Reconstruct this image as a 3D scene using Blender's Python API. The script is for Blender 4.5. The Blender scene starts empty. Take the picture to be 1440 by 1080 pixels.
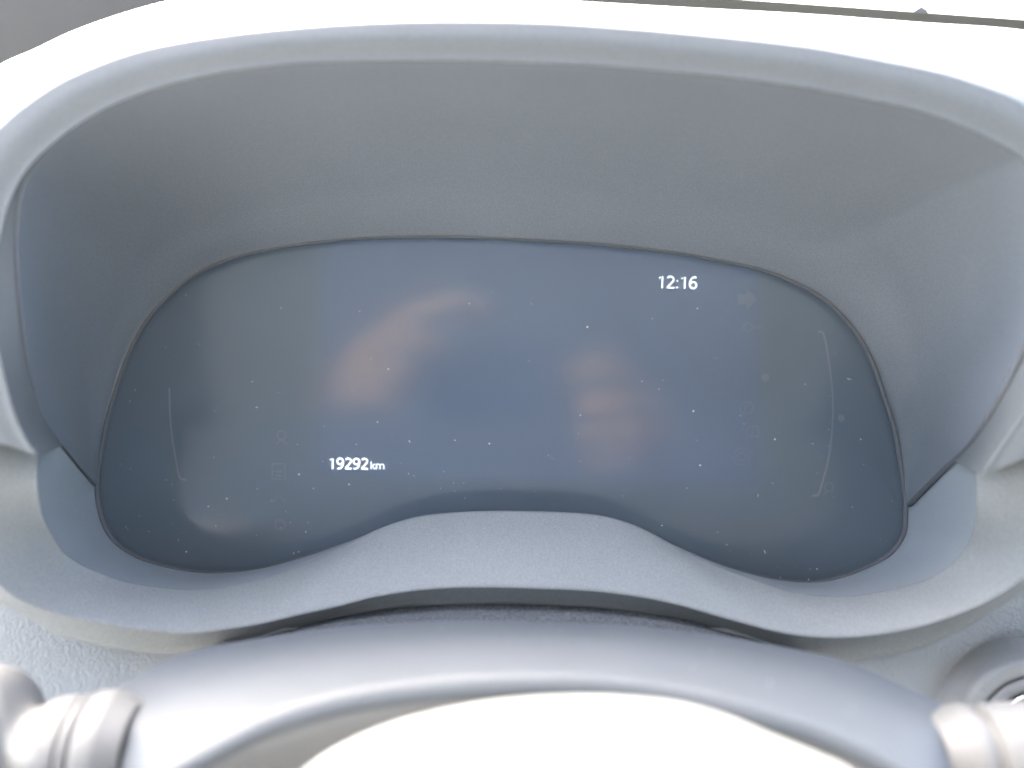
import bpy, bmesh, math, random
import numpy as np
from mathutils import Vector, Matrix

random.seed(4)
scene = bpy.context.scene
col = scene.collection

# ------------------------------------------------------------------ camera
F = 1198.0                      # focal length in photograph pixels (1440 wide)
PITCH = math.radians(25.0)
CAM = np.array([0.0, 0.0, 1.10])
FWD = np.array([0.0, math.cos(PITCH), -math.sin(PITCH)])
UPV = np.array([0.0, math.sin(PITCH), math.cos(PITCH)])
RGT = np.array([1.0, 0.0, 0.0])

cam_data = bpy.data.cameras.new('camera')
cam_data.sensor_width = 36.0
cam_data.lens = 36.0 * F / 1440.0
cam_data.clip_start = 0.01
cam_data.clip_end = 3000.0
cam_data.dof.use_dof = True
cam_data.dof.focus_distance = 0.366
cam_data.dof.aperture_fstop = 3.5
cam = bpy.data.objects.new('camera', cam_data)
cam.location = CAM
cam.rotation_euler = (math.pi / 2 - PITCH, 0, 0)
col.objects.link(cam)
scene.camera = cam

# ------------------------------------------------------------------ sky, sun, exposure
SUN_EL = math.radians(45.5)
SUN_AZ = math.radians(-27.0)    # measured from straight ahead (+Y), negative = to the left
world = bpy.data.worlds.new('World')
scene.world = world
world.use_nodes = True
wn = world.node_tree
wn.nodes.clear()
sky = wn.nodes.new('ShaderNodeTexSky')
sky.sky_type = 'NISHITA'
sky.sun_disc = False
sky.sun_elevation = SUN_EL
sky.sun_rotation = SUN_AZ
sky.air_density = 1.0
sky.dust_density = 7.0
sky.ozone_density = 1.0
bg = wn.nodes.new('ShaderNodeBackground')
bg.inputs['Strength'].default_value = 0.15
wo = wn.nodes.new('ShaderNodeOutputWorld')
wn.links.new(sky.outputs[0], bg.inputs['Color'])
wn.links.new(bg.outputs[0], wo.inputs['Surface'])

sun_data = bpy.data.lights.new('sun', 'SUN')
sun_data.energy = 2.6
sun_data.angle = math.radians(0.6)
sun_data.color = (1.0, 0.97, 0.93)
sun = bpy.data.objects.new('sun', sun_data)
sd = Vector((math.sin(SUN_AZ) * math.cos(SUN_EL), math.cos(SUN_AZ) * math.cos(SUN_EL), math.sin(SUN_EL)))
sun.rotation_euler = (-sd).to_track_quat('-Z', 'Y').to_euler()
sun.location = (0, 0, 5)
col.objects.link(sun)

scene.view_settings.view_transform = 'Standard'
scene.view_settings.look = 'None'
scene.view_settings.gamma = 1.0
scene.view_settings.use_curve_mapping = False
scene.view_settings.exposure = 4.25

# ------------------------------------------------------------------ helpers
def P(px, py, d):
    """point of the place that the photograph shows at px, py, d metres in front of the lens"""
    return CAM + d * (FWD + (px - 720.0) / F * RGT + (540.0 - py) / F * UPV)

def catmull(pts, sub):
    pts = np.asarray(pts, float)
    n = len(pts)
    out = []
    for i in range(n - 1):
        p1, p2 = pts[i], pts[i + 1]
        p0 = pts[i - 1] if i > 0 else 2 * p1 - p2
        p3 = pts[i + 2] if i + 2 < n else 2 * p2 - p1
        # centripetal-ish: limit tangents to avoid overshoot
        l01 = np.linalg.norm(p1 - p0); l12 = np.linalg.norm(p2 - p1); l23 = np.linalg.norm(p3 - p2)
        m1 = (p2 - p0) / max(l01 + l12, 1e-9) * l12
        m2 = (p3 - p1) / max(l12 + l23, 1e-9) * l12
        for k in range(sub):
            t = k / sub
            t2, t3 = t * t, t * t * t
            out.append((2*t3 - 3*t2 + 1) * p1 + (t3 - 2*t2 + t) * m1 + (-2*t3 + 3*t2) * p2 + (t3 - t2) * m2)
    out.append(pts[-1])
    return np.array(out)

CX, CY = 720.0, 560.0

class Curve:
    """outline traced in the photograph with a depth for each point; sampled by angle round the screen"""
    def __init__(self, pts):
        d = catmull(pts, 16)
        a = np.degrees(np.unwrap(np.arctan2(CY - d[:, 1], d[:, 0] - CX)))
        if a[-1] < a[0]:
            a, d = a[::-1], d[::-1]
        self.a, self.d = a, d
        self.r = np.hypot(d[:, 0] - CX, d[:, 1] - CY)
    def at(self, ang):
        ang = np.asarray(ang, float)
        mid = (self.a[0] + self.a[-1]) / 2
        ang = ang - 360.0 * np.round((ang - mid) / 360.0)
        ang = np.clip(ang, self.a[0], self.a[-1])
        r = np.interp(ang, self.a, self.r)
        d = np.interp(ang, self.a, self.d[:, 2])
        th = np.radians(ang)
        return np.stack([CX + r * np.cos(th), CY - r * np.sin(th), d], 1)

def sample_len(pts, n):
    d = catmull(pts, 16)
    s = np.concatenate([[0], np.cumsum(np.hypot(np.diff(d[:, 0]), np.diff(d[:, 1])))])
    u = np.linspace(0, s[-1], n)
    return np.stack([np.interp(u, s, d[:, k]) for k in range(d.shape[1])], 1)

def new_obj(name, mesh, mat, parent=None, kind=None):
    o = bpy.data.objects.new(name, mesh)
    col.objects.link(o)
    if mat: mesh.materials.append(mat)
    if parent is not None:
        o.parent = parent
        o.matrix_parent_inverse = Matrix.Translation(-Vector(parent_world(parent)))
    if kind: o['kind'] = kind
    return o

def parent_world(o):
    # meshes are built in world coordinates and stand at the origin; only Empties are moved
    return o.location if o.type == 'EMPTY' else (0, 0, 0)

def thing(name, label, cat, loc):
    o = bpy.data.objects.new(name, None)
    o.empty_display_size = 0.03
    o.location = Vector(loc)
    col.objects.link(o)
    o['label'] = label; o['category'] = cat; o['kind'] = 'thing'
    return o

def tag(o, label, cat):
    o['label'] = label; o['category'] = cat; o['kind'] = 'thing'
    return o

def grid_mesh(name, rows, closed=False, smooth=True, cap=False):
    """rows: list of arrays (n,3) of world points -> quad sheet"""
    rows = [np.asarray(r) for r in rows]
    n = len(rows[0])
    verts = np.concatenate(rows).tolist()
    faces = []
    for i in range(len(rows) - 1):
        for j in range(n - 1 + (1 if closed else 0)):
            j2 = (j + 1) % n
            faces.append((i*n + j, i*n + j2, (i+1)*n + j2, (i+1)*n + j))
    if cap:
        faces.append(tuple(range(n)))
        faces.append(tuple(range((len(rows)-1)*n, len(rows)*n)))
    me = bpy.data.meshes.new(name)
    me.from_pydata(verts, [], faces)
    bm = bmesh.new(); bm.from_mesh(me)
    bmesh.ops.recalc_face_normals(bm, faces=bm.faces)
    bm.to_mesh(me); bm.free()
    if smooth:
        me.polygons.foreach_set('use_smooth', [True] * len(me.polygons))
    me.update()
    return me

def to_world(arr):
    return np.array([P(*p) for p in arr])

def loft(curves, sub=6):
    """curves: list of (n,3) world arrays, lofted smoothly across"""
    st = np.stack(curves)              # k, n, 3
    k, n, _ = st.shape
    cols = [catmull(st[:, j, :], sub) for j in range(n)]
    return list(np.stack(cols, 1))

def flip_towards(me, target):
    """make the sheet's normals look at target"""
    s = 0.0
    t = Vector(target)
    for p in me.polygons:
        s += p.area * (1 if p.normal.dot(t - p.center) > 0 else -1)
    if s < 0:
        me.flip_normals()

def tube(name, pts, rad, mat, parent, seg=8):
    pts = np.asarray(pts, float)
    rows = []
    n = len(pts)
    prev = None
    for i in range(n):
        t = pts[min(i+1, n-1)] - pts[max(i-1, 0)]
        t /= max(np.linalg.norm(t), 1e-9)
        if prev is None:
            ref = np.array([0, 0, 1.0]) if abs(t[2]) < 0.9 else np.array([1.0, 0, 0])
            u = np.cross(t, ref)
        else:
            u = prev - t * np.dot(prev, t)
        u /= np.linalg.norm(u); prev = u
        v = np.cross(t, u)
        r = rad[i] if hasattr(rad, '__len__') else rad
        rows.append(np.array([pts[i] + r * (math.cos(a) * u + math.sin(a) * v) for a in np.linspace(0, 2*math.pi, seg, endpoint=False)]))
    return new_obj(name, grid_mesh(name, rows, closed=True, cap=True), mat, parent)

def lathe(name, origin, axis, profile, mat, parent, seg=64, up=(0, 0, 1), squash=1.0, cap=False):
    """profile: list of (distance along axis, radius)"""
    axis = np.asarray(axis, float); axis /= np.linalg.norm(axis)
    u = np.cross(axis, np.asarray(up, float)); u /= np.linalg.norm(u)
    v = np.cross(u, axis)
    rows = []
    for (s, r) in profile:
        rows.append(np.array([np.asarray(origin) + axis * s + r * (math.cos(a) * u + squash * math.sin(a) * v)
                              for a in np.linspace(0, 2*math.pi, seg, endpoint=False)]))
    return new_obj(name, grid_mesh(name, rows, closed=True, cap=cap), mat, parent)

# ------------------------------------------------------------------ materials
def material(name):
    m = bpy.data.materials.new(name)
    m.use_nodes = True
    nt = m.node_tree
    b = nt.nodes['Principled BSDF']
    return m, nt, b

def plastic(name, color, rough=0.55, spec=0.5, grain=2600.0, bump=0.12, var=0.10, fleck=0.0, smudge=0.0):
    """moulded plastic with a fine erosion grain and a slow uneven tone"""
    m, nt, b = material(name)
    tc = nt.nodes.new('ShaderNodeTexCoord')
    n1 = nt.nodes.new('ShaderNodeTexNoise'); n1.inputs['Scale'].default_value = grain
    n1.inputs['Detail'].default_value = 2.0
    n2 = nt.nodes.new('ShaderNodeTexNoise'); n2.inputs['Scale'].default_value = 14.0
    n2.inputs['Detail'].default_value = 5.0
    for n in (n1, n2): nt.links.new(tc.outputs['Object'], n.inputs['Vector'])
    mix = nt.nodes.new('ShaderNodeMix'); mix.data_type = 'RGBA'
    c = np.array(color)
    mix.inputs['A'].default_value = (*np.clip(c * (1 - var), 0, 1), 1)
    mix.inputs['B'].default_value = (*np.clip(c * (1 + var), 0, 1), 1)
    nt.links.new(n2.outputs['Fac'], mix.inputs['Factor'])
    out = mix.outputs['Result']
    if fleck > 0:
        mr = nt.nodes.new('ShaderNodeMapRange')
        mr.inputs['From Min'].default_value = 0.35; mr.inputs['From Max'].default_value = 0.68
        mr.inputs['To Min'].default_value = 1 - fleck; mr.inputs['To Max'].default_value = 1 + fleck
        nt.links.new(n1.outputs['Fac'], mr.inputs['Value'])
        mul = nt.nodes.new('ShaderNodeMix'); mul.data_type = 'RGBA'; mul.blend_type = 'MULTIPLY'
        mul.inputs['Factor'].default_value = 1.0
        nt.links.new(out, mul.inputs['A']); nt.links.new(mr.outputs['Result'], mul.inputs['B'])
        out = mul.outputs['Result']
    nt.links.new(out, b.inputs['Base Color'])
    b.inputs['Specular IOR Level'].default_value = spec
    if smudge > 0:
        r = nt.nodes.new('ShaderNodeMapRange')
        r.inputs['To Min'].default_value = rough - smudge; r.inputs['To Max'].default_value = rough + smudge
        nt.links.new(n2.outputs['Fac'], r.inputs['Value']); nt.links.new(r.outputs['Result'], b.inputs['Roughness'])
    else:
        b.inputs['Roughness'].default_value = rough
    bp = nt.nodes.new('ShaderNodeBump'); bp.inputs['Strength'].default_value = bump
    bp.inputs['Distance'].default_value = 0.0004
    nt.links.new(n1.outputs['Fac'], bp.inputs['Height'])
    nt.links.new(bp.outputs['Normal'], b.inputs['Normal'])
    return m

def leather(name, color, scale=300.0, bump=0.5, rough=0.5):
    """grained vinyl: rounded pebbles with fine creases, in relief only"""
    m, nt, b = material(name)
    tc = nt.nodes.new('ShaderNodeTexCoord')
    nz = nt.nodes.new('ShaderNodeTexNoise'); nz.inputs['Scale'].default_value = scale * 0.8
    nt.links.new(tc.outputs['Object'], nz.inputs['Vector'])
    mp = nt.nodes.new('ShaderNodeVectorMath'); mp.operation = 'MULTIPLY_ADD'
    mp.inputs[1].default_value = (0.6 / scale,) * 3
    nt.links.new(nz.outputs['Color'], mp.inputs[0]); nt.links.new(tc.outputs['Object'], mp.inputs[2])
    vo = nt.nodes.new('ShaderNodeTexVoronoi'); vo.feature = 'SMOOTH_F1'
    vo.inputs['Scale'].default_value = scale; vo.inputs['Smoothness'].default_value = 0.25
    nt.links.new(mp.outputs[0], vo.inputs['Vector'])
    n2 = nt.nodes.new('ShaderNodeTexNoise'); n2.inputs['Scale'].default_value = scale * 5
    nt.links.new(tc.outputs['Object'], n2.inputs['Vector'])
    ad = nt.nodes.new('ShaderNodeMath'); ad.operation = 'MULTIPLY_ADD'; ad.inputs[1].default_value = -0.35
    nt.links.new(n2.outputs['Fac'], ad.inputs[0]); nt.links.new(vo.outputs['Distance'], ad.inputs[2])
    bp = nt.nodes.new('ShaderNodeBump'); bp.inputs['Strength'].default_value = bump; bp.invert = True
    bp.inputs['Distance'].default_value = 0.0007
    nt.links.new(ad.outputs[0], bp.inputs['Height']); nt.links.new(bp.outputs['Normal'], b.inputs['Normal'])
    n3 = nt.nodes.new('ShaderNodeTexNoise'); n3.inputs['Scale'].default_value = 25.0
    nt.links.new(tc.outputs['Object'], n3.inputs['Vector'])
    mix = nt.nodes.new('ShaderNodeMix'); mix.data_type = 'RGBA'
    c = np.array(color)
    mix.inputs['A'].default_value = (*(c * 0.92), 1); mix.inputs['B'].default_value = (*np.clip(c * 1.08, 0, 1), 1)
    nt.links.new(n3.outputs['Fac'], mix.inputs['Factor'])
    nt.links.new(mix.outputs['Result'], b.inputs['Base Color'])
    b.inputs['Roughness'].default_value = rough
    return m

def felt(name, color):
    m = plastic(name, color, rough=0.95, spec=0.1, grain=900.0, bump=0.9, var=0.15, fleck=0.35)
    return m

def emissive(name, color, strength):
    m, nt, b = material(name)
    b.inputs['Base Color'].default_value = (0.02, 0.02, 0.02, 1)
    b.inputs['Emission Color'].default_value = (*color, 1)
    b.inputs['Emission Strength'].default_value = strength
    return m

def plain(name, color, rough=0.5, metal=0.0, spec=0.5):
    m, nt, b = material(name)
    nz = nt.nodes.new('ShaderNodeTexNoise'); nz.inputs['Scale'].default_value = 60.0
    tc = nt.nodes.new('ShaderNodeTexCoord'); nt.links.new(tc.outputs['Object'], nz.inputs['Vector'])
    mix = nt.nodes.new('ShaderNodeMix'); mix.data_type = 'RGBA'
    c = np.array(color)
    mix.inputs['A'].default_value = (*(c * 0.93), 1); mix.inputs['B'].default_value = (*np.clip(c * 1.07, 0, 1), 1)
    nt.links.new(nz.outputs['Fac'], mix.inputs['Factor']); nt.links.new(mix.outputs['Result'], b.inputs['Base Color'])
    b.inputs['Roughness'].default_value = rough; b.inputs['Metallic'].default_value = metal
    b.inputs['Specular IOR Level'].default_value = spec
    return m

def lens_material():
    """clear acrylic cover: see-through, mirror-like sheen, blue film of dust and painted-in veiling haze"""
    m = bpy.data.materials.new('clear_acrylic'); m.use_nodes = True
    nt = m.node_tree; nt.nodes.clear()
    out = nt.nodes.new('ShaderNodeOutputMaterial')
    tr = nt.nodes.new('ShaderNodeBsdfTransparent'); tr.inputs['Color'].default_value = (0.80, 0.83, 0.86, 1)
    gl = nt.nodes.new('ShaderNodeBsdfGlossy'); gl.inputs['Roughness'].default_value = 0.115
    gl.inputs['Color'].default_value = (1, 1, 1, 1)
    fr = nt.nodes.new('ShaderNodeFresnel'); fr.inputs['IOR'].default_value = 1.5
    mx = nt.nodes.new('ShaderNodeMixShader')
    nt.links.new(fr.outputs[0], mx.inputs[0]); nt.links.new(tr.outputs[0], mx.inputs[1]); nt.links.new(gl.outputs[0], mx.inputs[2])
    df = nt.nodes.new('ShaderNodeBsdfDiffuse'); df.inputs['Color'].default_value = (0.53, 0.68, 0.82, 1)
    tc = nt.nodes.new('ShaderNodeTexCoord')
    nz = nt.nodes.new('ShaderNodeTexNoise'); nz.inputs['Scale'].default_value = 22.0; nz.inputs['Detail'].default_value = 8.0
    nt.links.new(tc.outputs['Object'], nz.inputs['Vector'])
    mr = nt.nodes.new('ShaderNodeMapRange'); mr.inputs['To Min'].default_value = 0.105; mr.inputs['To Max'].default_value = 0.155  # denser than the dust alone, to lift the blacks like veiling glare
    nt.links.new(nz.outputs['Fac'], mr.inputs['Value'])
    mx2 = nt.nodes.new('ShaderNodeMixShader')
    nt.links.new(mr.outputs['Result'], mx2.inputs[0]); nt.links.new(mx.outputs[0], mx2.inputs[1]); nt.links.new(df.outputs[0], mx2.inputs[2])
    nt.links.new(mx2.outputs[0], out.inputs['Surface'])
    return m

CHAR = (0.125, 0.128, 0.132)
M = {
    'hood': plastic('hood_plastic', (0.096, 0.105, 0.106), rough=0.55, fleck=0.12, grain=1700.0),
    'liner': plastic('liner_plastic', (0.130, 0.144, 0.158), rough=0.36, spec=0.8, fleck=0.13, grain=1700.0, smudge=0.05),
    'tray': plastic('tray_plastic', (0.23, 0.252, 0.26), rough=0.55, fleck=0.1),
    'bezel': plastic('bezel_plastic', (0.168, 0.178, 0.174), rough=0.6, fleck=0.2, bump=0.25, grain=2300.0),
    'gasket': plain('black_rubber', (0.08, 0.085, 0.09), 0.7),
    'back': plain('black_face', (0.046, 0.066, 0.083), 0.6, spec=0.2),
    'screen': None,
    'lens': lens_material(),
    'white_light': emissive('white_pixels', (0.95, 0.98, 1.0), 0.12),
    'print': plain('grey_print', (0.085, 0.092, 0.1), 0.7, spec=0.2),
    'print_bright': plain('pale_print', (0.13, 0.133, 0.135), 0.7, spec=0.2),
    'dust': plain('dust', (0.42, 0.42, 0.41), 0.9),
    'leather': leather('grained_vinyl', (0.16, 0.168, 0.165), scale=720.0, bump=0.4),
    'leather_fine': leather('fine_grained_vinyl', (0.14, 0.145, 0.14), scale=520.0, bump=0.3, rough=0.6),
    'felt': felt('felt', (0.085, 0.09, 0.095)),
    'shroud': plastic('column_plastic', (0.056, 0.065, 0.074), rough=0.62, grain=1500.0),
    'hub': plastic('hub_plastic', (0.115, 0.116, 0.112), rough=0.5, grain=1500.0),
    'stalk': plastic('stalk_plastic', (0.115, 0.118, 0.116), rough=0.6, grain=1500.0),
    'chrome': plain('chrome', (0.8, 0.8, 0.8), 0.12, metal=1.0),
    'gloss': plain('gloss_black', (0.05, 0.05, 0.052), 0.2),
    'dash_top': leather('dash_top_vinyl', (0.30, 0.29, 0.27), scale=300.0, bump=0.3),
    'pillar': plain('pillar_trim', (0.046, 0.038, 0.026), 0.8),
    'gap': plain('ledge_shade_plastic', (0.07, 0.07, 0.062), 0.8),  # dark tone stands in for shade on the ledge front
    'ground': plain('concrete_ground', (0.30, 0.30, 0.292), 0.95, spec=0.1),
}
m, nt, b = material('lcd_glow')
b.inputs['Base Color'].default_value = (0.046, 0.058, 0.082, 1); b.inputs['Roughness'].default_value = 0.6
b.inputs['Specular IOR Level'].default_value = 0.2
b.inputs['Emission Color'].default_value = (0.16, 0.32, 1.0, 1); b.inputs['Emission Strength'].default_value = 0.0026
M['screen'] = m

# ------------------------------------------------------------------ traced outlines: x, y in the photograph, depth in metres
L = Curve([(1274,710,.380),(1268,660,.380),(1257,600,.380),(1243,557,.380),(1227,510,.380),(1207,473,.380),(1180,440,.380),(1147,413,.380),
           (1100,390,.380),(1060,377,.380),(993,363,.380),(960,357,.380),(850,344,.380),(740,337,.380),(640,333,.380),(560,333,.380),(480,337,.380),
           (400,347,.380),(333,361,.380),(287,379,.380),(247,407,.380),(207,450,.380),(180,500,.380),(163,547,.380),(150,592,.380),(140,645,.380),
           (136,690,.380),(145,735,.380),(165,765,.380),(200,786,.380),(250,800,.380),(300,805,.380),(360,800,.380),(420,785,.380),(480,765,.380),
           (530,748,.380),(580,737,.380),(640,733,.380),(740,732,.380),(830,734,.380),(870,740,.380),(910,752,.380),(960,772,.380),(1010,793,.380),
           (1060,808,.380),(1103,816,.380),(1147,818,.380),(1193,808,.380),(1243,785,.380),(1260,770,.380),(1272,747,.380),(1274,710,.380)])
# seam of the liner (its outer edge), from right foot over the top to left foot
S = Curve([(1276,711,.3785),(1327,660,.341),(1367,621,.312),(1400,567,.297),(1440,485,.2915),(1466,400,.288),(1466,310,.285),(1438,228,.2832),(1406,205,.2832),
           (1359,182,.2832),(1289,157,.2832),(1206,139,.2832),(1126,124,.2832),(1040,112,.2832),(960,104,.2832),(840,94,.2832),(720,89,.2832),(620,87,.2832),
           (480,88,.2832),(400,92,.2832),(301,106,.2832),(214,128,.2832),(144,157,.2832),(81,199,.2832),(38,250,.284),(24,320,.286),(26,393,.288),(35,480,.2915),
           (47,540,.298),(65,594,.312),(100,640,.341),(137,684,.3785)])
# inner edge of the hood's lip
I = Curve([(1380,668,.284),(1400,637,.283),(1440,577,.282),(1478,490,.282),(1492,400,.282),(1478,300,.282),(1440,225,.282),(1407,203,.282),(1360,180,.282),
           (1290,155,.282),(1207,137,.282),(1127,122,.282),(1040,110,.282),(960,102,.282),(840,92,.282),(720,87,.282),(620,85,.282),(480,86,.282),
           (400,90,.282),(300,104,.282),(213,126,.282),(143,155,.282),(80,197,.282),(33,245,.282),(5,310,.282),(-6,390,.282),(-5,460,.282),(2,510,.282),
           (20,580,.283),(37,618,.284),(52,640,.285)])
# crest of the hood's lip
C = Curve([(1475,632,.282),(1520,560,.2815),(1560,450,.2815),(1555,330,.2815),(1510,215,.2815),(1440,146,.2815),(1360,113,.2815),(1307,98,.2815),(1207,78,.2815),
           (1127,64,.2815),(960,46,.2815),(800,33,.2815),(720,30,.2815),(600,29,.2815),(480,33,.2815),(333,46,.2815),(213,66,.2815),(133,92,.2815),(67,125,.2815),
           (0,178,.2815),(-50,245,.2815),(-82,340,.2815),(-88,450,.2815),(-72,550,.2815),(-40,612,.282)])
# far edge of the hood's top
O = Curve([(1500,640,.325),(1600,560,.335),(1680,400,.35),(1680,250,.365),(1640,120,.385),(1540,62,.395),(1440,42,.40),(1293,31,.40),(1127,19,.40),(960,10,.40),(790,0,.40),
           (640,-12,.40),(500,-22,.40),(360,-20,.40),(240,0,.40),(167,20,.397),(100,44,.392),(47,69,.386),(0,90,.38),(-70,140,.37),(-130,220,.36),(-160,340,.345),(-155,470,.335),(-110,590,.325),(-70,650,.325)])

def arc(c, a0, a1, n=220):
    return c.at(np.linspace(a0, a1, n))

A0, A1 = -9.5, 187.0
NA = 260
def hood_arc(c):
    lo, hi = max(c.a[0], A0 - 3), min(c.a[-1], A1 + 3)
    return c.at(np.linspace(lo, hi, NA))

def nearer(arr, k=1.0, dd=0.0, dy=0.0):
    a = arr.copy()
    a[:, 0] = CX + (a[:, 0] - CX) * k
    a[:, 1] = CY + (a[:, 1] - CY) * k + dy
    a[:, 2] += dd
    return a

# ------------------------------------------------------------------ the instrument cluster
base = P(720, 900, 0.345)
cluster = thing('instrument_cluster', 'grey hooded digital instrument cluster showing 12:16 and 19292 km', 'instrument cluster', base)

# hood: flange, rolled lip, crest, top and back drop
I_, C_, O_ = hood_arc(I), hood_arc(C), hood_arc(O)
S_h = S.at(np.linspace(max(S.a[0], -8.0), min(S.a[-1], 186.0), NA))
flange = S_h.copy(); flange[:, 2] += np.where(S_h[:, 1] < 250, 0.0, 0.001)
wI, wC, wO = to_world(I_), to_world(C_), to_world(O_)
wF = to_world(nearer(flange, 0.999))
lip_lo = wI * 0.86 + wC * 0.14
lip_mid = wI * 0.5 + wC * 0.5 + np.array([0, -0.0007, 0.0008])
lip_hi = wI * 0.12 + wC * 0.88 + np.array([0, -0.0003, 0.0004])
top1 = wC * 0.93 + wO * 0.07 + np.array([0, 0, 0.0032])
top2 = wC * 0.75 + wO * 0.25 + np.array([0, 0, 0.0035])
top3 = wC * 0.40 + wO * 0.60 + np.array([0, 0, 0.0005])
back1 = wO + np.array([0, 0.004, -0.004])
back2 = wO + np.array([0, 0.010, -0.045])
hood_rows = loft([wF, wI * 0.93 + wF * 0.07, wI, lip_lo, lip_mid, lip_hi, wC, top1, top2, top3, wO, back1, back2], 5)
me = grid_mesh('hood', hood_rows); flip_towards(me, (0, 0.1, 2.5))
hood = new_obj('hood', me, M['hood'], cluster)
hood['label'] = 'sunlit hood with a pale rolled lip'
# liner: funnel from the seam back to the screen
aL = np.linspace(S.a[0], S.a[-1], NA)
S_l, L_l = S.at(aL), L.at(aL)
wS, wL = to_world(S_l), to_world(nearer(L_l, 1.006, 0.0005))
def between(u, bulge):
    m_ = S_l * (1 - u) + L_l * u
    m_[:, 2] += bulge
    return to_world(m_)
gap = np.clip(np.hypot(*(S_l[:, :2] - L_l[:, :2]).T) / 120.0, 0, 1)
S_back = nearer(S_l, 1.004, 0.003)
liner_rows = loft([to_world(S_back), wS, between(0.03, 0.0), between(0.35, 0.004 * gap), between(0.7, 0.006 * gap), between(0.94, 0.002 * gap), wL], 5)
me = grid_mesh('hood_liner', liner_rows); flip_towards(me, CAM)
new_obj('hood_liner', me, M['liner'], cluster)

# dark tube standing for the shadowed gap between liner and hood / tray, up both sides
for (a0, a1, r0, r1) in ((S.a[0] + 0.2, 24.0, 0.0011, 0.0010), (S.a[-1] - 0.2, 160.0, 0.0004, 0.0001)):
    sp_ = S.at(np.linspace(a0, a1, 120))
    tube('seam', to_world(nearer(sp_, 1.002, -0.0003)), np.linspace(r0, r1, 120) * np.clip(np.linspace(8, 0.2, 120), 0, 1), M['gasket'], cluster)

# ring of rubber round the screen
full = np.linspace(-15, 345, 361)
Lf = L.at(full)
ring_rows = [to_world(nearer(Lf, 1.006, -0.0002)), to_world(nearer(Lf, 1.0, -0.0004)), to_world(nearer(Lf, 0.9935, 0.0012)), to_world(nearer(Lf, 0.9925, 0.0045)), to_world(nearer(Lf, 0.9925, 0.012))]
me = grid_mesh('lens_gasket', ring_rows); flip_towards(me, CAM)
new_obj('lens_gasket', me, M['gasket'], cluster)

# tray: lower inner wall from the screen out to the bezel
B = Curve([(1366,622,.314),(1371,665,.307),(1373,720,.308),(1361,767,.315),(1310,812,.325),(1210,837,.333),(1160,838.5,.3355),(1110,832,.338),(1010,797,.345),
           (960,774,.348),(913,748,.350),(873,732,.351),(827,723,.352),(740,719,.352),(680,719,.352),(613,723,.352),(570,731,.3515),(523,748,.350),(480,770,.348),(417,798,.345),(350,818,.341),
           (290,828,.338),(247,828,.336),(187,820,.333),(133,803,.328),(93,780,.322),(72,750,.316),(59,720,.31),(53,677,.304),(55,637,.307),(63,592,.314)])
BX = Curve([(1385,575,.335)] + [tuple(p) for p in B.d[::-1][::8]] + [(50,560,.335)])
E = Curve([(1560,560,.283),(1545,620,.285),(1525,690,.288),(1490,755,.292),(1440,812,.298),(1393,843,.303),(1343,865,.307),(1293,881,.311),(1227,893,.315),(1160,896,.317),(1093,888,.318),
           (1027,871,.321),(960,852,.323),(907,840,.324),(840,831,.325),(763,827,.325),(680,825,.325),(613,827,.325),(530,838,.324),(480,851,.323),(417,865,.3215),(360,878,.320),(300,887,.318),(247,890,.317),
           (187,884,.315),(133,874,.313),(77,862,.310),(27,843,.305),(0,824,.302),(-40,790,.297),(-72,740,.292),(-92,680,.288),(-102,610,.285),(-105,560,.283)])
W = Curve([(1600,560,.290),(1585,620,.290),(1555,700,.292),(1515,765,.297),(1440,832,.304),(1377,872,.310),(1327,898,.315),(1293,912,.318),(1243,922,.321),(1180,928,.324),(1120,917,.327),(1060,900,.329),
           (1010,884,.331),(960,871,.332),(860,857,.333),(780,852,.333),(713,850,.333),(647,851,.333),(580,853,.333),(530,859,.332),(480,868,.332),(420,882,.331),(360,899,.329),(300,914,.328),(250,920,.327),
           (200,917,.325),(153,911,.323),(110,902,.321),(67,887,.318),(43,870,.315),(-20,838,.309),(-70,790,.301),(-105,730,.295),(-125,660,.291),(-138,600,.290),(-140,560,.290)])
aB = np.linspace(B.a[0], B.a[-1], 320)
B_, L_b = B.at(aB), L.at(aB)
S_b = S.at(aB)
ac = (aB + 360.0) % 360.0
foot_r, foot_l = (S.a[0] + 360.0), S.a[-1]
side = (ac > foot_r) | (ac < foot_l)
L_b[side] = S_b[side]
L_b[side, 2] += 0.0015
wB = to_world(B_)
def lb(u, bulge):
    m_ = L_b * (1 - u) + B_ * u
    m_[:, 2] += bulge
    return to_world(m_)
tray_rows = loft([to_world(nearer(L_b, 1.004, 0.001)), lb(0.08, 0.0015), lb(0.45, 0.004), lb(0.9, 0.003), lb(1.0, 0.002)], 5)
me = grid_mesh('tray', tray_rows); flip_towards(me, CAM)
new_obj('tray', me, M['tray'], cluster)

# bezel: the pale shelf round the foot of the screen, with its front wall
B_2, E_2, W_2 = (c.at(np.linspace(c.a[0], c.a[-1], 320)) for c in (BX, E, W))
wB2, wE2, wW2 = to_world(B_2), to_world(E_2), to_world(W_2)
up = np.array([0, 0, 1.0])
bez = [to_world(nearer(B_2, 0.9985, 0.010)), to_world(nearer(B_2, 0.9985, 0.003)), wB2 + up * 0.0, wB2 * 0.95 + wE2 * 0.05 + up * 0.0004, wB2 * 0.5 + wE2 * 0.5 + up * 0.0012,
       wB2 * 0.07 + wE2 * 0.93 + up * 0.0006, wE2 * 0.985 + wW2 * 0.015, wE2 * 0.85 + wW2 * 0.15, wE2 * 0.4 + wW2 * 0.6, wW2, wW2 + np.array([0, 0.006, -0.0006]), wW2 + np.array([0, 0.03, -0.001])]
me = grid_mesh('bezel', loft(bez, 5)); flip_towards(me, (0, 0.05, 1.6))
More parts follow.
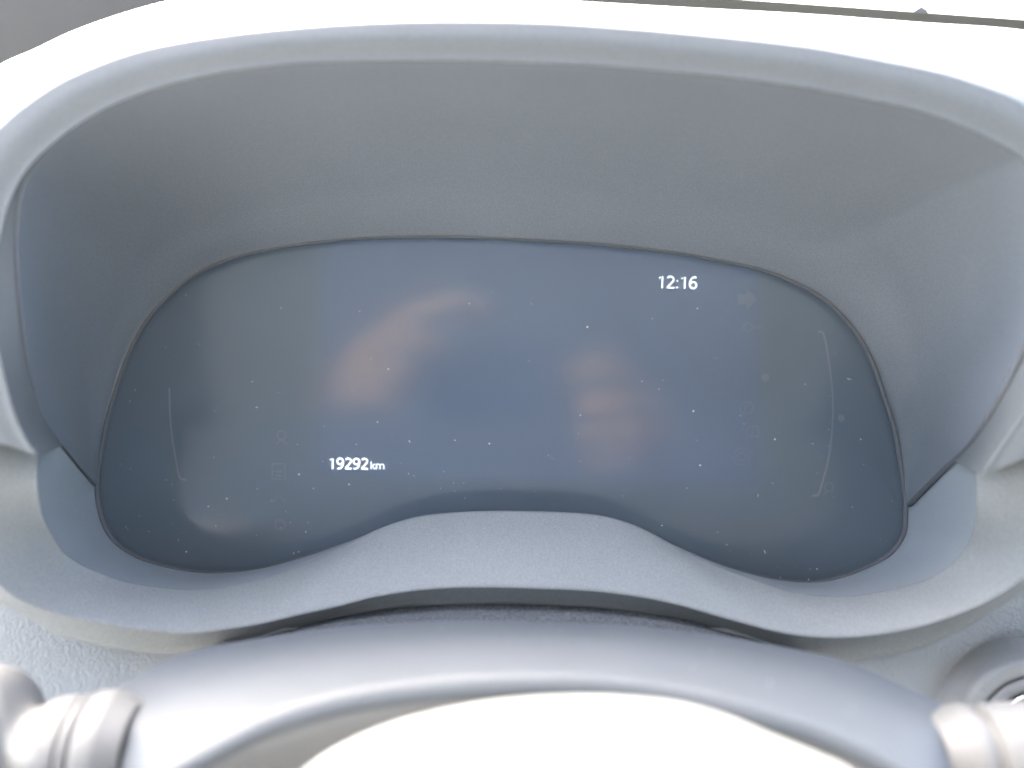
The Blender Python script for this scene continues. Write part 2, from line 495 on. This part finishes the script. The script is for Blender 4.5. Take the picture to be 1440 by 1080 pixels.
bz = new_obj('bezel', me, M['bezel'], cluster)
bz['label'] = 'pale grey wavy shelf with a hump in its middle'

# screen: backing, display panel, clear cover
def disc(name, curve, scale, depth, dome, mat, parent, rings=14, n=240):
    pts = curve.at(np.linspace(-15, 345, n, endpoint=False))
    rows = []
    for k in range(rings, -1, -1):
        u = max(k / rings, 0.002)
        q = pts.copy()
        q[:, 0] = CX + (q[:, 0] - CX) * scale * u
        q[:, 1] = CY + (q[:, 1] - CY) * scale * u
        q[:, 2] = depth - dome * (1 - np.minimum(np.abs(q[:, 0] - 720) / 570.0, 1.0) ** 4)
        rows.append(to_world(q))
    me = grid_mesh(name, rows, closed=True); flip_towards(me, CAM)
    return new_obj(name, me, mat, parent)
disc('face_plate', L, 0.999, 0.3965, 0.0, M['back'], cluster, rings=2)
lens = disc('clear_cover', L, 0.996, 0.3835, -0.004, M['lens'], cluster)

rows = [to_world(nearer(Lf, k_, d_ - 0.38)) for (k_, d_) in ((1.028, .3875), (1.03, .398), (1.0, .410), (0.6, .412), (0.01, .412))]
me = grid_mesh('back_shell', rows)
new_obj('back_shell', me, M['back'], cluster)

DD = 0.3955   # depth of the print and of the display
DK = DD / 0.382
def Q(x, y, lift=0.0):
    return P(x, y, DD - lift)

def flat(name, polys, mat, parent, lift=0.0003):
    v, f = [], []
    for poly in polys:
        s = len(v)
        v += [Q(x, y, lift).tolist() for (x, y) in poly]
        f.append(tuple(range(s, s + len(poly))))
    me = bpy.data.meshes.new(name); me.from_pydata(v, [], f)
    flip_towards(me, CAM)
    return new_obj(name, me, mat, parent)

def stroke(pts, w):
    pts = np.asarray(pts, float); polys = []
    lft, rgt = [], []
    for i in range(len(pts)):
        t = pts[min(i+1, len(pts)-1)] - pts[max(i-1, 0)]
        t /= np.hypot(*t); nrm = np.array([-t[1], t[0]])
        lft.append(pts[i] + nrm * w / 2); rgt.append(pts[i] - nrm * w / 2)
    for i in range(len(pts) - 1):
        polys.append([tuple(lft[i]), tuple(lft[i+1]), tuple(rgt[i+1]), tuple(rgt[i])])
    return polys

def circle(cx, cy, r, n=20):
    return [(cx + r * math.cos(a), cy + r * math.sin(a)) for a in np.linspace(0, 2*math.pi, n, endpoint=False)]
def ring(cx, cy, r, w, n=24):
    return stroke(circle(cx, cy, r, n) + [(cx + r, cy)], w)

display = flat('display', [[(449, 300), (1072, 318), (1066, 684), (444, 667)]], M['screen'], cluster, 0.0003)
# keep the panel inside the outline of the face: its upper edge follows the cover
me = display.data
topL = [tuple(p[:2]) for p in L.at(np.linspace(20, 150, 120)) if 449 <= p[0] <= 1070]
poly = [(446, 667), (1066, 684)] + [(x, y + 5) for (x, y) in topL]
bpy.data.objects.remove(display)
display = flat('display', [poly], M['screen'], cluster, 0.0003)

def arc_pts(cx, cy, rx, ry, a0, a1, n=14):
    return [(cx + rx * math.cos(math.radians(t)), cy + ry * math.sin(math.radians(t))) for t in np.linspace(a0, a1, n)]
NINE = [arc_pts(.27, .69, .20, .26, 0, 360, 22), [(.47, .69), (.475, .5), (.43, .27), (.33, .11), (.2, .05), (.08, .06)]]
GLYPH = {
    '1': (0.55, [[(.10, .79), (.31, .94), (.31, .0)]]),
    '2': (0.55, [arc_pts(.25, .72, .20, .23, 150, -35, 12) + [(.33, .46), (.06, .06)], [(.04, .055), (.50, .055)]]),
    '6': (0.57, [[(.54 - x, 1.0 - y) for (x, y) in q] for q in NINE]),
    '9': (0.57, NINE),
    ':': (0.27, [[(.12, .02), (.12, .15)], [(.12, .56), (.12, .69)]]),
    'k': (0.50, [[(.09, 1.06), (.09, .0)], [(.44, .72), (.11, .33)], [(.20, .44), (.46, .0)]]),
    'm': (0.88, [[(.09, .72), (.09, .0)], [(.09, .5)] + arc_pts(.27, .48, .17, .20, 160, 0, 8) + [(.44, .0)], [(.44, .48)] + arc_pts(.62, .48, .17, .20, 170, 0, 8) + [(.79, .0)]]),
}
def text(name, body, x, y, cap_px, width_px, rot, mat, parent, weight):
    total = sum(GLYPH[c][0] for c in body)
    sx = width_px / total
    polys, pen = [], 0.0
    c, s = math.cos(rot), math.sin(rot)
    for ch in body:
        adv, strokes = GLYPH[ch]
        for st in strokes:
            pix = []
            for (u, v) in st:
                X, Y = (pen + u) * sx, v * cap_px
                pix.append((x + X * c + Y * s, y + X * s - Y * c))
            polys += stroke(pix, weight)
        pen += adv
    v, f = [], []
    for k_, poly in enumerate(polys):       # neighbouring strokes stand a hair apart in depth
        o_ = len(v)
        v += [Q(px, py, 0.0006 + 0.000002 * (k_ % 40)).tolist() for (px, py) in poly]
        f.append(tuple(range(o_, o_ + len(poly))))
    me = bpy.data.meshes.new(name); me.from_pydata(v, [], f)
    return new_obj(name, me, mat, parent)
text('clock_readout', '12:16', 924.0, 405.0, 17.5, 57.5, math.radians(1.6), M['white_light'], display, 2.3)
text('odometer_readout', '19292', 461.5, 659.5, 15.8, 57.0, math.radians(0.6), M['white_light'], display, 2.7)
text('distance_unit', 'km', 520.5, 660.0, 10.8, 20.5, math.radians(0.6), M['white_light'], display, 1.5)

# gauges and warning symbols printed on the face, unlit
fuel = flat('fuel_gauge', stroke(catmull([(1150,466),(1157,468),(1163,492),(1170,545),(1171,590),(1166,640),(1156,680),(1150,696),(1142,697)], 5), 2.6), M['print_bright'], cluster)
fuel['label'] = 'curved fuel scale printed near the right edge'
flat('fuel_symbol', [circle(1183, 588, 5.0)], M['print_bright'], fuel, 0.0004)
flat('fuel_symbol', ring(1166, 685, 6, 2), M['print'], fuel, 0.0004)
temp = flat('temperature_gauge', stroke(catmull([(238,545),(239,580),(242,615),(248,650),(253,672),(262,675)], 5), 2.6), M['print_bright'], cluster)
temp['label'] = 'curved temperature scale printed near the left edge'
flat('turn_arrow', [[(1037,414),(1050,414),(1050,406),(1066,421),(1050,436),(1050,428),(1037,428)]], M['print'], cluster)
sym = []
def symbol(polys, mat='print'):
    flat('warning_symbol', polys, M[mat], cluster)
symbol(ring(1043, 642, 12, 2) + ring(1043, 642, 6, 2))
symbol(ring(1050, 573, 9, 2) + stroke([(1048,579),(1048,567),(1052,567),(1053,571),(1048,573)], 1.8))
symbol(stroke([(1050,600),(1066,600),(1066,614),(1050,614),(1050,600)], 2) + stroke([(1058,603),(1058,611)], 2))
symbol([circle(1076, 531, 6)])
symbol(stroke([(1033,541),(1041,523),(1049,541),(1033,541)], 2))
symbol(ring(1052, 460, 6, 2) + stroke([(1060,460),(1072,460)], 2))
symbol(stroke([(383,652),(401,652),(401,674),(383,674),(383,652)], 2.5) + stroke([(387,663),(397,663)], 3) + stroke([(387,669),(397,669)], 3))
symbol(ring(396, 612, 6, 2) + stroke([(388,625),(396,618),(404,625)], 2))
symbol(stroke([(384,706),(392,696),(402,706)], 2.5))
symbol(ring(394, 738, 7, 2.5))

# dust lying on the clear cover
def specks(name, spots, mat, parent):
    v, f = [], []
    for (x, y, d, w, h, rot) in spots:
        s = len(v)
        c, sn = math.cos(rot), math.sin(rot)
        for (ax, ay) in ((-w, -h*0.6), (w*0.3, -h), (w, h*0.2), (-w*0.2, h)):
            v.append(P(x + ax*c - ay*sn, y + ax*sn + ay*c, d).tolist())
        v.append(P(x, y, d - 0.0003).tolist())
        f += [(s, s+1, s+4), (s+1, s+2, s+4), (s+2, s+3, s+4), (s+3, s, s+4)]
    me = bpy.data.meshes.new(name); me.from_pydata(v, [], f)
    return new_obj(name, me, mat, parent, 'stuff')
def cover_depth(x, y):
    return 0.3835 + 0.004 * (1 - min(abs(x - 720) / 570.0, 1.0) ** 4)
def inside_lens(x, y):
    a = math.degrees(math.atan2(CY - y, x - CX)); p = L.at([a])[0]
    return math.hypot(x - CX, y - CY) < 0.97 * math.hypot(p[0] - CX, p[1] - CY)
rd = random.Random(11)
sp = []
while len(sp) < 150:
    x, y = rd.uniform(150, 1260), 345 + 460 * (rd.random() ** 0.55)
    if y < 520 and rd.random() < 0.5: continue
    if not inside_lens(x, y) or (y > 705 and 520 < x < 930): continue
    big = rd.random()
    s = rd.uniform(0.3, 0.65) if big < 0.93 else rd.uniform(0.9, 1.4)
    el = rd.choice((1, 1, 1, 1.4, 3.0))
    sp.append((x, y, cover_depth(x, y) - 0.0004, s * el, s / math.sqrt(el), rd.uniform(0, 3.1)))
for (x, y, s) in ((975, 578, 2.2), (491, 681, 1.8), (1022, 766, 1.3), (931, 739, 1.6), (816, 584, 1.5), (640, 619, 1.3), (1137, 815, 1.8), (1097, 812, 1.2), (660, 427, 1.1), (546, 519, 1.2), (293, 712, 1.5), (430, 748, 1.5), (413, 778, 1.6), (420, 776, 1.3)):
    sp.append((x, y, cover_depth(x, y) - 0.0004, s * 0.75, s * 0.6, rd.uniform(0, 3)))
specks('dust', sp, M['dust'], cluster)

# ------------------------------------------------------------------ dashboard
def dash_y(x, z):
    zz = z - 1.10
    y = 0.262 + 0.78 * (zz + 0.2175)
    y -= 0.10 * max(abs(x) - 0.16, 0) ** 1.3
    return y
xs = np.linspace(-0.55, 0.55, 180)
rows = []
def dash_top_z(x):
    t = min(max((abs(x) - 0.166) / 0.03, 0), 1)
    return 1.10 - 0.2235 + 0.05 * t * t * (3 - 2 * t)
for u in np.linspace(0, 1, 60):
    rows.append(np.array([[x, dash_y(x, 0.70 + (dash_top_z(x) - 0.70) * u), 0.70 + (dash_top_z(x) - 0.70) * u] for x in xs]))
me = grid_mesh('dashboard', rows); flip_towards(me, CAM)
dash = new_obj('dashboard', me, M['leather'], None, 'structure')
# ledge of the dashboard beyond the hood: front coloured darker as shade, sunlit top
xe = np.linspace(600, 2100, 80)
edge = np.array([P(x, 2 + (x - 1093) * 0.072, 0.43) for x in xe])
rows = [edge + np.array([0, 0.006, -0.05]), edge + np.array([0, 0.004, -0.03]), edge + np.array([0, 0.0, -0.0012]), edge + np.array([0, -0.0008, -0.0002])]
me = grid_mesh('ledge_front_shade', rows); flip_towards(me, CAM)
gt = new_obj('ledge_front_shade', me, M['gap'], dash)
gt['label'] = 'ledge front behind the hood, coloured dark as shade'
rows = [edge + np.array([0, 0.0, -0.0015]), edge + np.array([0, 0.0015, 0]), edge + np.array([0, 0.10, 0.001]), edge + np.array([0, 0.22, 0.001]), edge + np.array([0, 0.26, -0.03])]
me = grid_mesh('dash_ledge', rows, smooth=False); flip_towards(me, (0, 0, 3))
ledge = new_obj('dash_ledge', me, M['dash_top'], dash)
bmv, bmf = [], []
for dpt in (0.4285, 0.434):
    bmv += [P(x, y, dpt).tolist() for (x, y) in ((1281, 18), (1296, 8.5), (1303, 13), (1308, 20))]
me = bpy.data.meshes.new('clip')
me.from_pydata(bmv, [], [(0, 1, 2, 3), (7, 6, 5, 4), (0, 4, 5, 1), (1, 5, 6, 2), (2, 6, 7, 3), (3, 7, 4, 0)])
new_obj('clip', me, M['gap'], ledge)

# windscreen pillar trim seen past the left of the hood
rows = []
for (y, z, xo) in ((0.92, 0.75, 0.03), (0.95, 0.95, 0.0), (1.0, 1.1, -0.02), (1.1, 1.3, -0.05), (1.3, 1.6, -0.1)):
    rows.append(np.array([[-0.62 + xo + 0.30 * math.sin(t), y - 0.06 * math.cos(t), z] for t in np.linspace(-1.6, 1.6, 32)]))
me = grid_mesh('windscreen_pillar', rows); flip_towards(me, CAM)
pil = new_obj('windscreen_pillar', me, M['pillar'])
tag(pil, 'blurred grey beige windscreen pillar beyond the hood, top left corner', 'pillar')

# ground outside the car
g = 400.0
me = bpy.data.meshes.new('ground'); me.from_pydata([(-g, -g, 0), (g, -g, 0), (g, g, 0), (-g, g, 0)], [], [(0, 1, 2, 3)])
new_obj('ground', me, M['ground'], None, 'structure')

# headliner above and behind the camera, unseen, added to block sky light
M['shading_headliner'] = plain('headliner_cloth', (0.38, 0.40, 0.42), 0.95, spec=0.1)
rows = []
for (y, z) in ((0.16, 1.44), (0.10, 1.46), (-0.3, 1.50), (-1.0, 1.50), (-1.5, 1.44), (-1.75, 1.2), (-1.85, 0.6)):
    rows.append(np.array([[x, y, z - 0.10 * (abs(x - 0.35) / 0.75) ** 4] for x in np.linspace(-0.56, 1.08, 36)]))
me = grid_mesh('shading_headliner', rows); flip_towards(me, (0.3, -0.6, 0.5))
new_obj('shading_headliner', me, M['shading_headliner'], None, 'structure')
M['carpet'] = felt('cabin_carpet', (0.06, 0.06, 0.062))
rows = [np.array([[1.10 + 0.06 * math.sin((z - 0.3) * 2.6), y, z] for y in np.linspace(0.5, -1.8, 16)]) for z in np.linspace(0.25, 0.98, 10)]
me = grid_mesh('shading_cabin_side', rows); flip_towards(me, (0, -0.6, 0.8))
new_obj('shading_cabin_side', me, M['carpet'], None, 'structure')  # unseen side wall, added to block light from the right
rows = [np.array([[x, y, 0.30 + 0.05 * math.cos(x * 3.0)] for x in np.linspace(-0.62, 1.12, 20)]) for y in np.linspace(0.7, -1.85, 20)]
me = grid_mesh('shading_cabin_floor', rows); flip_towards(me, (0, -0.6, 2))
new_obj('shading_cabin_floor', me, M['carpet'], None, 'structure')  # unseen floor, added to block light bounced off the ground

# ------------------------------------------------------------------ steering column
column = thing('steering_column', 'smooth grey steering column cover below the instrument cluster', 'steering column', P(720, 1100, 0.26))
N = 140
K = sample_len([(128,1130,.262),(138,1040,.264),(146,990,.266),(160,974,.27),(193,953,.275),(233,933,.28),(283,917,.285),(340,906,.288),(400,897,.29),(480,887,.29),(613,879,.29),(680,878,.29),(780,881,.29),(880,885,.29),
           (960,893,.29),(1060,907,.287),(1160,927,.283),(1227,947,.28),(1277,971,.275),(1320,990,.27),(1345,1008,.268),(1358,1060,.266),(1368,1140,.262)], N)
R = sample_len([(170,1180,.222),(215,1100,.225),(300,1046,.23),(380,1006,.233),(480,976,.235),(600,958,.236),(720,950,.236),(850,953,.236),(960,968,.236),(1060,992,.234),(1160,1024,.232),(1260,1072,.228),(1320,1120,.224),(1350,1190,.22)], N)
wK, wR = to_world(K), to_world(R)
c_ = np.array([0, 0.0, 0])
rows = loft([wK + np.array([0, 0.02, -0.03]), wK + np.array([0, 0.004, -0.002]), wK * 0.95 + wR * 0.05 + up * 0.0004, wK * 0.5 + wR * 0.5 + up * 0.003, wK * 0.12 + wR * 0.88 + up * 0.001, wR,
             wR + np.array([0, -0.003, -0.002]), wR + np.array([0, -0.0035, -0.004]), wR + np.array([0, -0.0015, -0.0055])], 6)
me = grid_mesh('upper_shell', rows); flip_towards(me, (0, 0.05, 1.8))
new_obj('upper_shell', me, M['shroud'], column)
me = grid_mesh('lightened_rear_wall', loft([wR + np.array([0, -0.0012, -0.0035]), wR + np.array([0, -0.0034, -0.0048]), wR + np.array([0, -0.0046, -0.010]), wR + np.array([0, -0.0046, -0.02]), wR + np.array([0, -0.002, -0.05])], 5)); flip_towards(me, CAM)
new_obj('lightened_rear_wall', me, M['hub'], column)  # shell's own rear wall, coloured paler to offset its shading
# felt strip closing the gap to the dashboard
Ft = sample_len([(300,905,.331),(400,880,.333),(480,862,.334),(600,850,.3345),(713,847,.335),(850,852,.335),(960,865,.334),(1040,885,.333),(1120,910,.331)], 80)
Fb = sample_len([(300,930,.315),(400,910,.315),(480,898,.315),(600,892,.315),(713,891,.315),(850,895,.315),(960,905,.315),(1040,918,.315),(1120,938,.315)], 80)
wFt, wFb = to_world(Ft), to_world(Fb)
me = grid_mesh('gap_cover', loft([wFt + np.array([0, 0.010, 0.005]), wFt, wFt * 0.5 + wFb * 0.5 + up * 0.001, wFb, wFb - up * 0.02], 4)); flip_towards(me, CAM)
gc = new_obj('gap_cover', me, M['felt'], column)
gc['label'] = 'dark fuzzy felt strip closing the gap'

# left stalk: collar, groove, neck, knob
pxm = 0.252 / F
o_ = P(165, 1062, 0.252)
prof = [(x * pxm, r * pxm) for (x, r) in ((-30,70),(-4,84),(2,87),(28,87),(31,82),(33,74),(36,74),(38,82),(46,83),(49,80),(50,72),(53,72),(54,79),(60,81),(85,79),(105,70),(118,64),(128,70),(138,86),(150,105),(165,118),(200,128),(260,130),(300,120),(310,0.5))]
lathe('stalk', o_, (-1, -0.02, 0.0), catmull(prof, 3), M['stalk'], column)
o_ = P(1340, 1075, 0.252)
prof = [(x * pxm, r * pxm) for (x, r) in ((-30,60),(-2,74),(4,78),(22,80),(25,74),(28,70),(38,70),(41,76),(46,80),(80,84),(130,86),(170,84),(175,0.5))]
lathe('stalk', o_, (1, -0.02, 0.0), catmull(prof, 3), M['stalk'], column)
# specks on the column cover
sp = []
for (x, y, s) in ((728, 921, 3.2), (716, 893, 1.8), (765, 905, 2.2), (1082, 960, 2.6), (975, 938, 1.8), (1118, 948, 1.5), (620, 883, 1.4), (310, 911, 1.5), (788, 885, 1.6), (1000, 915, 1.6), (1080, 910, 1.3), (1195, 998, 2.4), (692, 904, 1.4), (880, 962, 1.6)):
    sp.append((x, y, 0.29 - 0.054 * max(y - 880, 0) / 75.0 - 0.006, s * 0.6, s * 0.4, rd.uniform(0, 3)))
specks('dust', sp, M['dust'], column)

# ------------------------------------------------------------------ steering wheel (only its hub is in view)
wheel = thing('steering_wheel', 'sunlit pale steering wheel hub at the bottom, out of focus', 'steering wheel', P(800, 1150, 0.20))
H = sample_len([(330,1190,.188),(400,1110,.192),(440,1075,.194),(480,1050,.196),(547,1021,.198),(613,1003,.20),(680,990,.20),(747,983,.20),(813,980,.20),(880,982,.20),(960,991,.20),(1027,1010,.199),(1093,1038,.197),(1160,1066,.195),(1200,1086,.193),(1290,1170,.188)], 100)
wH = to_world(H)
rows = loft([wH + np.array([0, 0.012, -0.02]), wH + np.array([0, 0.002, -0.002]), wH + np.array([0, -0.004, 0.0002]), wH + np.array([0, -0.010, -0.0015]), wH + np.array([0, -0.030, -0.001]), wH + np.array([0, -0.055, -0.006]), wH + np.array([0, -0.070, -0.016]), wH + np.array([0, -0.075, -0.04])], 6)
me = grid_mesh('hub', rows); flip_towards(me, (0, 0.05, 1.8))
new_obj('hub', me, M['hub'], wheel)

# ------------------------------------------------------------------ start button
bc = P(1478, 1048, 0.302)
nb = np.array([0.0, -0.62, 0.78]); nb /= np.linalg.norm(nb)
nb2 = (CAM - bc) * 0.6 / np.linalg.norm(CAM - bc) + nb * 0.4
btn = thing('start_button', 'round start button with chrome ring at the lower right edge', 'button', bc)
k = 0.302 / F
lathe('surround', bc, nb2, catmull([(-0.004, 150*k), (0.0, 128*k), (0.0035, 112*k), (0.003, 96*k), (0.001, 88*k)], 5), M['leather_fine'], btn)
lathe('collar', bc, nb2, catmull([(0.0, 90*k), (0.0035, 88*k), (0.0035, 78*k), (-0.001, 70*k)], 4), M['stalk'], btn)
lathe('chrome_ring', bc, nb2, catmull([(-0.001, 71*k), (0.0022, 70*k), (0.0026, 67*k), (0.0015, 64*k)], 4), M['chrome'], btn)
lathe('cap', bc, nb2, [(0.0, 65*k), (0.0012, 63*k), (0.0016, 40*k), (0.0017, 0.1*k)], M['gloss'], btn)

# ------------------------------------------------------------------ what the clear cover mirrors: the photographer's hands round a phone
M['skin'] = plain('skin', (0.29, 0.195, 0.115), 0.55)
M['phone'] = plain('phone_back', (0.07, 0.085, 0.12), 0.4)
def R3(x, v, d):
    return CAM + x * RGT + v * UPV + d * FWD
def hand(label, wrist, chains, radii):
    """skinned hand: forearm and palm with five fingers growing from it, one surface"""
    v, e, r = [], [], []
    def add(p, rad, link=None):
        v.append(R3(*p).tolist()); r.append(rad)
        if link is not None: e.append((link, len(v) - 1))
        return len(v) - 1
    w = add(wrist[1], 0.024)
    f = add(wrist[0], 0.032, w)
    pm = add(wrist[2], 0.027, w)
    for ch, rr in zip(chains, radii):
        k = pm
        for p, q in zip(ch, rr):
            k = add(p, q, k)
    me = bpy.data.meshes.new('hand'); me.from_pydata(v, e, [])
    o = new_obj('hand', me, M['skin'])
    sk = o.modifiers.new('skin', 'SKIN'); sk.use_smooth_shade = True
    for i, dat in enumerate(me.skin_vertices[0].data if me.skin_vertices else []):
        dat.radius = (r[i], r[i]); dat.use_root = (i == 0)
    sb = o.modifiers.new('subd', 'SUBSURF'); sb.levels = 2; sb.render_levels = 2
    if not me.skin_vertices:
        pass
    o['label'] = label; o['category'] = 'hand'; o['kind'] = 'thing'
    return o
fr4 = (0.0115, 0.0105, 0.0095, 0.0085)
tr4 = (0.014, 0.013, 0.011, 0.009)
hand('left hand holding the phone, mirrored as the larger brown smudge', [(-.225,-.01,-.36), (-.175,-.012,-.14), (-.155,-.005,-.09)],
     [[(-.128,.046,-.066), (-.095,.066,-.046), (-.055,.075,-.042), (-.020,.070,-.042)],
      [(-.136,.026,-.062), (-.112,.040,-.043), (-.085,.040,-.039), (-.062,.032,-.041)],
      [(-.142,.006,-.062), (-.120,.012,-.043), (-.100,.010,-.039), (-.086,.002,-.042)],
      [(-.146,-.014,-.066), (-.128,-.012,-.047), (-.112,-.016,-.043), (-.102,-.022,-.045)],
      [(-.140,-.02,-.098), (-.115,-.012,-.092), (-.095,.004,-.082), (-.080,.014,-.076)]], [fr4, fr4, fr4, fr4, tr4])
hand('right hand holding the phone, mirrored as the smaller brown smudge', [(.185,-.10,-.36), (.142,-.075,-.14), (.130,-.060,-.09)],
     [[(.118,-.002,-.066), (.100,.012,-.046), (.072,.014,-.042), (.052,.004,-.043)],
      [(.124,-.024,-.062), (.106,-.018,-.044), (.078,-.020,-.040), (.058,-.028,-.042)],
      [(.128,-.046,-.062), (.108,-.046,-.044), (.082,-.048,-.040), (.062,-.054,-.042)],
      [(.130,-.068,-.066), (.112,-.070,-.047), (.088,-.074,-.043), (.070,-.078,-.045)],
      [(.112,-.060,-.098), (.092,-.040,-.092), (.078,-.022,-.082), (.068,-.008,-.076)]], [fr4, fr4, fr4, fr4, tr4])
bm = bmesh.new()
bmesh.ops.create_cube(bm, size=1.0)
bmesh.ops.scale(bm, vec=(0.158, 0.009, 0.074), verts=bm.verts)
bmesh.ops.bevel(bm, geom=[e for e in bm.edges if abs(e.verts[0].co.y - e.verts[1].co.y) > 0.005], offset=0.010, segments=5, affect='EDGES')
bmesh.ops.bevel(bm, geom=list(bm.edges), offset=0.0015, segments=2, affect='EDGES')
me = bpy.data.meshes.new('phone'); bm.to_mesh(me); bm.free()
ph = new_obj('phone', me, M['phone'])
ph.location = R3(-0.01, 0.0, -0.057); ph.rotation_euler = (-PITCH, 0, 0)
tag(ph, 'dark phone between both hands, seen only as a mirrored dark patch', 'phone')
